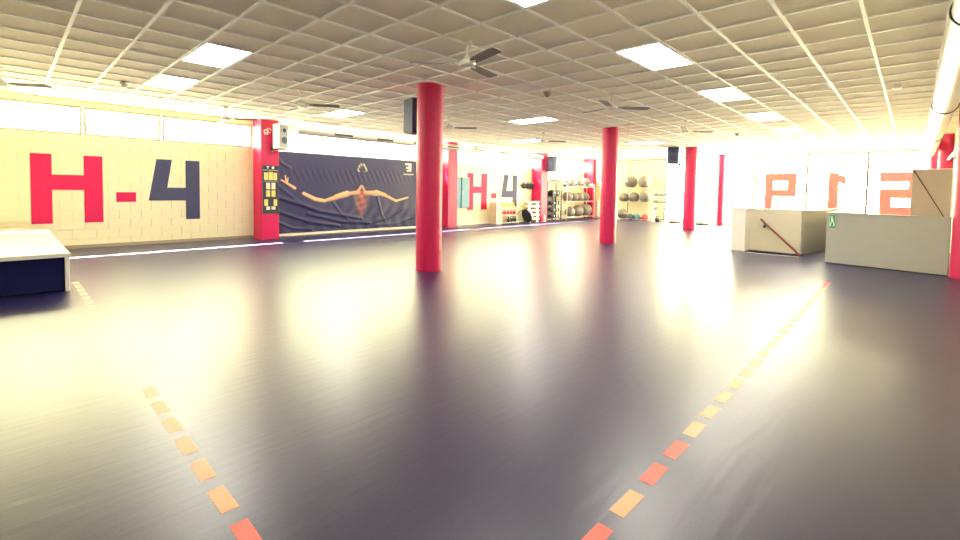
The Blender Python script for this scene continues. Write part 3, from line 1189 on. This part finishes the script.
vinyl('window_letter', [rect(4.38, 4.69, 0.62, 2.34), rect(3.55, 4.38, 2.00, 2.34), rect(3.55, 3.86, 1.35, 2.00), rect(3.86, 4.38, 1.35, 1.65)],
      'red mirrored digit like a letter P on the far window', True)
vinyl('window_letter', [(2.16, 0.62), (2.49, 0.62), (2.49, 2.34), (2.22, 2.34), (2.13, 2.26), (1.94, 2.18), (1.94, 1.85), (2.16, 1.94)],
      'red mirrored digit 1 on the middle far window')
vinyl('window_letter', [rect(-0.1, 0.94, 1.98, 2.34), rect(-0.1, 0.14, 1.72, 1.98), rect(-0.1, 0.93, 1.36, 1.72), rect(0.59, 0.93, 1.05, 1.36), rect(-0.1, 0.93, 0.68, 1.05)],
      'red mirrored digit 5 on the far window left of the tan board', True)

# ---------------------------------------------------------------- teal cupboards and things along the left wall
for k, (x, lab) in enumerate(((11.87, 'left teal wall cupboard beside the distant letter H'), (12.34, 'right teal wall cupboard touching the distant letter H'))):
    root = thing('wall_cupboard', lab, 'cupboard', (x, V1, 0.70), 0, 'teal wall cupboards')
    bm = bm_new()
    bevbox(bm, 0.005, 0.435, -0.20, -0.002, 0, 1.20, 0.006, 1)
    obj('body', bm, M_TEAL, root)
    bm = bm_new()
    bevbox(bm, 0.012, 0.428, -0.222, -0.203, 0.01, 1.19, 0.005, 1)
    d = obj('door', bm, M_TEAL, root)
    bm = bm_new()
    hx = 0.39 if k == 0 else 0.05
    tube(bm, [(hx, -0.222, 0.52), (hx, -0.245, 0.53), (hx, -0.245, 0.66), (hx, -0.222, 0.67)], 0.007, 8)
    obj('handle', bm, M_METAL, d)


def kettlebell(loc, m, r, label, group):
    root = thing('kettlebell', label, 'kettlebell', loc, random.uniform(-0.5, 0.5), group)
    b = bm_new()
    lathe(b, [(r * 0.55, 0), (r * 0.9, r * 0.35), (r, r * 0.85), (r * 0.85, r * 1.4), (r * 0.45, r * 1.75), (0, r * 1.82)], 16)
    obj('bell', b, m, root, True)
    b = bm_new()
    tube(b, [(-r * 0.5, 0, r * 1.5), (-r * 0.72, 0, r * 2.1), (-r * 0.45, 0, r * 2.6), (r * 0.45, 0, r * 2.6), (r * 0.72, 0, r * 2.1), (r * 0.5, 0, r * 1.5)], r * 0.19, 8)
    obj('handle', b, m, root, True)
    return root


root = thing('kettlebell_rack', 'pale plywood rack of kettlebells under the distant dash', 'rack', (14.05, 12.62, 0))
bm = bm_new()
bevbox(bm, -0.04, 0.30, -0.20, 0.20, 0, 0.92, 0.006, 1)
obj('end_cabinet', bm, M_WOOD, root)
for z in (0.03, 0.36, 0.68):
    bm = bm_new()
    bevbox(bm, 0.305, 1.46, -0.18, 0.18, z, z + 0.025, 0.004, 1)
    obj('shelf', bm, M_WHITE, root)
for y in (-0.17, 0.15):
    bm = bm_new()
    box(bm, 1.462, 1.49, y, y + 0.03, 0, 0.72)
    obj('post', bm, M_WHITE, root)
for k in range(4):
    kettlebell((14.50 + 0.25 * k, 12.56, 0.706), M_YELLOW, 0.085 - 0.006 * k, '%s yellow kettlebell from the left on the top shelf' % ORD[k], 'yellow kettlebells')
for k in range(5):
    kettlebell((14.47 + 0.21 * k, 12.55, 0.386), M_REDV, 0.078, '%s red kettlebell from the left on the middle shelf' % ORD[k], 'red kettlebells')
for k in range(3):
    kettlebell((14.95 + 0.20 * k, 12.55, 0.056), M_BLACK_R, 0.085, '%s black kettlebell from the left on the lowest shelf' % ORD[k], 'black kettlebells')

# curved black pad and pale ball before the aerobic steps
root = thing('balance_trainer', 'black half-round pad with a pale dome beside the kettlebell rack', 'balance trainer', (15.88, 12.32, 0))
bm = bm_new()
lathe(bm, [(0.30, 0.0), (0.315, 0.03), (0.30, 0.06)], 28)
o = obj('base', bm, M_BLACK_R, root, True)
bm = bm_new()
lathe(bm, [(0.28, 0.0), (0.26, 0.10), (0.19, 0.18), (0.09, 0.225), (0.0, 0.235)], 28)
o2 = obj('dome', bm, M_WHITE, root, True)
for q in (o, o2):
    q.rotation_euler = (0, R(72), R(-12))
    q.location = (0.0, 0.0, 0.30)
o2.location = (0.055, -0.01, 0.315)
bm = bm_new()
tube(bm, [(-0.62, 0.02, 0.36), (-0.45, 0.0, 0.52), (-0.20, -0.02, 0.60), (0.02, -0.02, 0.62), (0.05, -0.02, 0.55)], 0.016, 8)
obj('strap', bm, M_BLACK_R, root, True)

for k in range(5):
    root = thing('aerobic_step', '%s pale aerobic step from the floor in the stack by the pilaster' % ORD[k], 'aerobic step', (16.62, 12.62, 0.19 * k), R(random.uniform(-3, 3)), 'stacked aerobic steps')
    bm = bm_new()
    bevbox(bm, -0.44, 0.44, -0.17, 0.17, 0.10, 0.18, 0.02, 2)
    obj('deck', bm, M_TRIM, root)
    for x in (-0.36, 0.22):
        bm = bm_new()
        bevbox(bm, x, x + 0.14, -0.15, 0.15, 0.0, 0.099, 0.01, 1)
        obj('foot', bm, M_METAL, root)

# black padded gloves hanging on the side of the third pilaster
for k in range(3):
    root = thing('boxing_glove', '%s black boxing glove from the left hanging by the pilaster above the steps' % ORD[k], 'glove', (16.40 + 0.27 * k, 12.884, 1.52), R(0), 'black gloves on the pilaster')
    bm = bm_new()
    ball(bm, (0, 0, 0.12), 0.115, 16, 10, 1.15)
    obj('mitt', bm, M_BLACK_R, root, True)
    bm = bm_new()
    ball(bm, (-0.075, -0.05, 0.10), 0.05, 12, 8, 1.5)
    obj('thumb', bm, M_BLACK_R, root, True)
    bm = bm_new()
    lathe(bm, [(0.07, 0.20), (0.065, 0.29), (0.06, 0.30)], 14)
    obj('cuff', bm, M_GREYCONE, root, True)

root = thing('water_bottle', 'small white bottle at the foot of the red pilaster', 'bottle', (17.30, 12.35, 0))
bm = bm_new()
lathe(bm, [(0.045, 0), (0.05, 0.02), (0.05, 0.22), (0.025, 0.28), (0.022, 0.30)], 16)
obj('body', bm, M_SIGNW, root, True)
bm = bm_new()
lathe(bm, [(0.027, 0.30), (0.027, 0.335)], 12)
obj('cap', bm, M_TEAL, root, True)


# dumbbell tower left of the ball rack
def dumbbell(loc, rotz, label, group, m=M_BLACK_R, endm=None, ln=0.26, r=0.065):
    root = thing('dumbbell', label, 'dumbbell', loc, rotz, group)
    b = bm_new()
    tube(b, [(-ln * 0.3, 0, r), (ln * 0.3, 0, r)], r * 0.27, 8)
    obj('bar', b, M_METAL, root, True)
    for s in (-1, 1):
        b = bm_new()
        tube(b, [(s * ln * 0.24, 0, r), (s * ln * 0.28, 0, r), (s * ln * 0.48, 0, r), (s * ln * 0.5, 0, r)], [r * 0.8, r, r, r * 0.8], 6)
        w = obj('weight', b, m, root)
        b = bm_new()
        tube(b, [(s * ln * 0.5, 0, r), (s * ln * 0.515, 0, r)], r * 0.62, 10)
        obj('end_plate', b, endm or M_SIGNW, w)
    return root


root = thing('dumbbell_tower', 'narrow black tower of dumbbells left of the ball rack', 'rack', (18.45, 12.62, 0))
for x in (-0.36, 0.36):
    for y in (-0.16, 0.16):
        bm = bm_new()
        box(bm, x - 0.02, x + 0.02, y - 0.02, y + 0.02, 0, 1.85 if y > 0 else 1.45)
        obj('post', bm, M_BLACK, root)
bm = bm_new()
box(bm, -0.335, 0.335, 0.182, 0.195, 0.06, 1.42)
obj('back_panel', bm, M_BLACK, root)
TZ = (0.12, 0.44, 0.76, 1.16)
for z in TZ:
    bm = bm_new()
    box(bm, -0.34, 0.34, -0.18, 0.18, z, z + 0.025)
    obj('shelf', bm, M_BLACK, root)
bm = bm_new()
tube(bm, [(-0.36, 0.16, 1.80), (-0.2, 0.16, 1.93), (0.36, 0.16, 1.95), (0.42, 0.0, 1.9)], 0.03, 8)
obj('top_hook', bm, M_BLACK, root, True)
for i, z in enumerate(TZ[:3]):
    for k in range(3):
        dumbbell((18.24 + 0.21 * k, 12.60, z + 0.0255), PI / 2, '%s pale-ended dumbbell on the %s shelf up of the tower' % (ORD[k], ORD[i]), 'dumbbells on the tower', ln=0.30, r=0.075)
for k in range(2):
    bm = bm_new()
    b = bm
    tube(b, [(0, -0.13, 0.152), (0, 0.13, 0.152)], 0.15, 18)
    root = thing('weight_plate_roll', '%s black padded roll on top of the dumbbell tower' % ORD[k], 'pad', (18.29 + 0.32 * k, 12.62, 1.187), 0, 'black rolls on the tower')
    obj('roll', b, M_BLACK, root, True)
    b = bm_new()
    tube(b, [(0, -0.135, 0.152), (0, 0.135, 0.152)], 0.05, 12)
    obj('core', b, M_GREYCONE, root, True)


def gym_ball(loc, r, m, label, group):
    root = thing('gym_ball', label, 'ball', loc, random.uniform(0, 3), group)
    b = bm_new()
    ball(b, (0, 0, r), r, 24, 16, 0.985)
    obj('shell', b, m, root, True)
    b = bm_new()
    for t in (-0.35, 0.35):
        rr = math.sqrt(1 - t * t) * r
        pts = [(rr * math.cos(2 * PI * k / 24), t * r, r + rr * math.sin(2 * PI * k / 24) * 0.985) for k in range(25)]
        tube(b, pts, 0.006, 5, False)
    obj('seam_ring', b, m, root)
    return root


# white ball rack along the left wall
root = thing('ball_rack', 'white metal rack of grey gym balls along the left wall', 'rack', (20.42, 12.55, 0))
for x in (-1.32, 1.32):
    for y in (-0.24, 0.24):
        bm = bm_new()
        tube(bm, [(x, y, 0), (x, y, 1.80)], 0.022, 8)
        obj('post', bm, M_WHITE, root, True)
    bm = bm_new()
    tube(bm, [(x, -0.24, 1.78), (x, 0.24, 1.78)], 0.022, 8)
    tube(bm, [(x, -0.24, 0.08), (x, 0.24, 0.08)], 0.022, 8)
    obj('cross_bar', bm, M_WHITE, root, True)
RZ = (0.14, 0.92, 1.66)
for z in RZ:
    for y in (-0.15, 0.15):
        bm = bm_new()
        tube(bm, [(-1.32, y, z), (1.32, y, z)], 0.020, 8)
        obj('rail', bm, M_WHITE, root, True)
LEV = [('lowest', [(-0.66, .27), (0.08, .30), (0.84, .33)]), ('middle', [(-0.92, .27), (-0.33, .24), (0.20, .24), (0.73, .24)]),
       ('top', [(-1.07, .19), (-0.62, .20), (0.0, .21), (0.78, .25)])]
for z, (nm, lst) in zip(RZ, LEV):
    for k, (x, r) in enumerate(lst):
        zz = z + math.sqrt(max(0, (r + 0.02) ** 2 - 0.15 ** 2)) - r
        gym_ball((20.42 + x, 12.55, zz), r, M_GREY_BALL, '%s grey gym ball from the left on the %s level of the white rack' % (ORD[k], nm), 'gym balls on the white rack')

root = thing('storage_box', 'white storage box between the ball rack and the second column', 'box', (22.40, 12.62, 0))
bm = bm_new()
bevbox(bm, -0.25, 0.25, -0.28, 0.28, 0, 0.94, 0.015, 2)
obj('body', bm, M_WHITE, root)
bm = bm_new()
bevbox(bm, -0.26, 0.26, -0.29, 0.29, 0.942, 1.0, 0.015, 2)
obj('lid', bm, M_WHITE, root)

# ball stand along the far wall
root = thing('ball_stand', 'slim pale stand of large grey balls before the cream blinds', 'rack', (22.30, 10.32, 0))
for y in (-0.84, 0.84):
    for x in (-0.2, 0.2):
        bm = bm_new()
        tube(bm, [(x, y, 0), (x, y, 1.72)], 0.016, 8)
        obj('post', bm, M_WHITE, root, True)
for z in (0.06, 0.94, 1.66):
    for x in (-0.17, 0.17):
        bm = bm_new()
        tube(bm, [(x, -0.84, z), (x, 0.84, z)], 0.016, 8)
        obj('rail', bm, M_WHITE, root, True)


def stand_ball(y, z, r, m, lab, grp='balls on the far stand'):
    zz = z + math.sqrt(max(0.0001, (r + 0.016) ** 2 - 0.17 ** 2)) - r
    gym_ball((22.30, y, zz), r, m, lab, grp)


stand_ball(10.56, 1.66, 0.325, M_GREY_BALL, 'left large grey ball on top of the far stand')
stand_ball(9.82, 1.66, 0.325, M_GREY_BALL, 'right large grey ball on top of the far stand')
stand_ball(10.92, 0.94, 0.25, M_GREY_BALL, 'left grey ball on the middle level beside the second column')
stand_ball(10.38, 0.94, 0.275, M_GREY_BALL, 'middle pale grey ball on the middle level of the far stand')
stand_ball(9.76, 0.94, 0.315, M_GREY_BALL, 'right large grey ball on the middle level of the far stand')
stand_ball(10.98, 0.06, 0.27, M_GREY_BALL, 'grey ball on the lowest level half behind the second column')
stand_ball(10.535, 0.06, 0.175, M_BALLB, 'small slate medicine ball on the lowest level of the far stand', 'medicine balls')
stand_ball(10.17, 0.06, 0.18, M_BALLT, 'small teal medicine ball on the lowest level of the far stand', 'medicine balls')
stand_ball(9.76, 0.06, 0.18, M_BALLR, 'small dark red medicine ball on the lowest level of the far stand', 'medicine balls')

# far dumbbell rack
root = thing('dumbbell_rack', 'pale open rack of dumbbells in front of the far window', 'rack', (22.30, 8.94, 0))
for y in (-0.42, 0.42):
    bm = bm_new()
    box(bm, 0.08, 0.12, y - 0.018, y + 0.018, 0, 1.50)
    box(bm, -0.2, 0.2, y - 0.018, y + 0.018, 0.0, 0.04)
    obj('post', bm, M_WHITE, root)
DZ = (0.56, 0.90, 1.25)
for z in DZ:
    bm = bm_new()
    box(bm, -0.16, 0.16, -0.40, 0.40, z, z + 0.02)
    obj('shelf', bm, M_METAL, root)
for i, z in enumerate(DZ):
    n = (2, 4, 4)[i]
    for k in range(n):
        yy = (9.20, 8.72)[k] if n == 2 else 9.24 - 0.20 * k
        dumbbell((22.28, yy, z + 0.0205), 0.0, '%s dumbbell from the left on the %s shelf up of the far rack' % (ORD[k], ORD[i]), 'dumbbells on the far rack', m=M_MULLION, endm=M_GREYCONE, ln=0.30, r=0.07)
kettlebell((22.05, 9.02, 0.0), M_BLACK_R, 0.11, 'single dark kettlebell on the floor under the far dumbbell rack', 'floor kettlebell')

for y, x, r, lab in ((8.15, 22.0, 0.27, 'dark dome balance trainer left of the third column'), (6.98, 22.0, 0.32, 'grey dome balance trainer right of the third column')):
    root = thing('balance_trainer', lab, 'balance trainer', (x, y, 0), 0, 'dome balance trainers by the windows')
    bm = bm_new()
    lathe(bm, [(r * 0.95, 0), (r, 0.02), (r, 0.05), (r * 0.93, 0.06)], 28)
    obj('base', bm, M_BLACK_R, root, True)
    bm = bm_new()
    lathe(bm, [(r * 0.92, 0.061), (r * 0.85, 0.14), (r * 0.62, 0.21), (r * 0.3, 0.25), (0, 0.26)], 28)
    obj('dome', bm, M_GREYCONE, root, True)
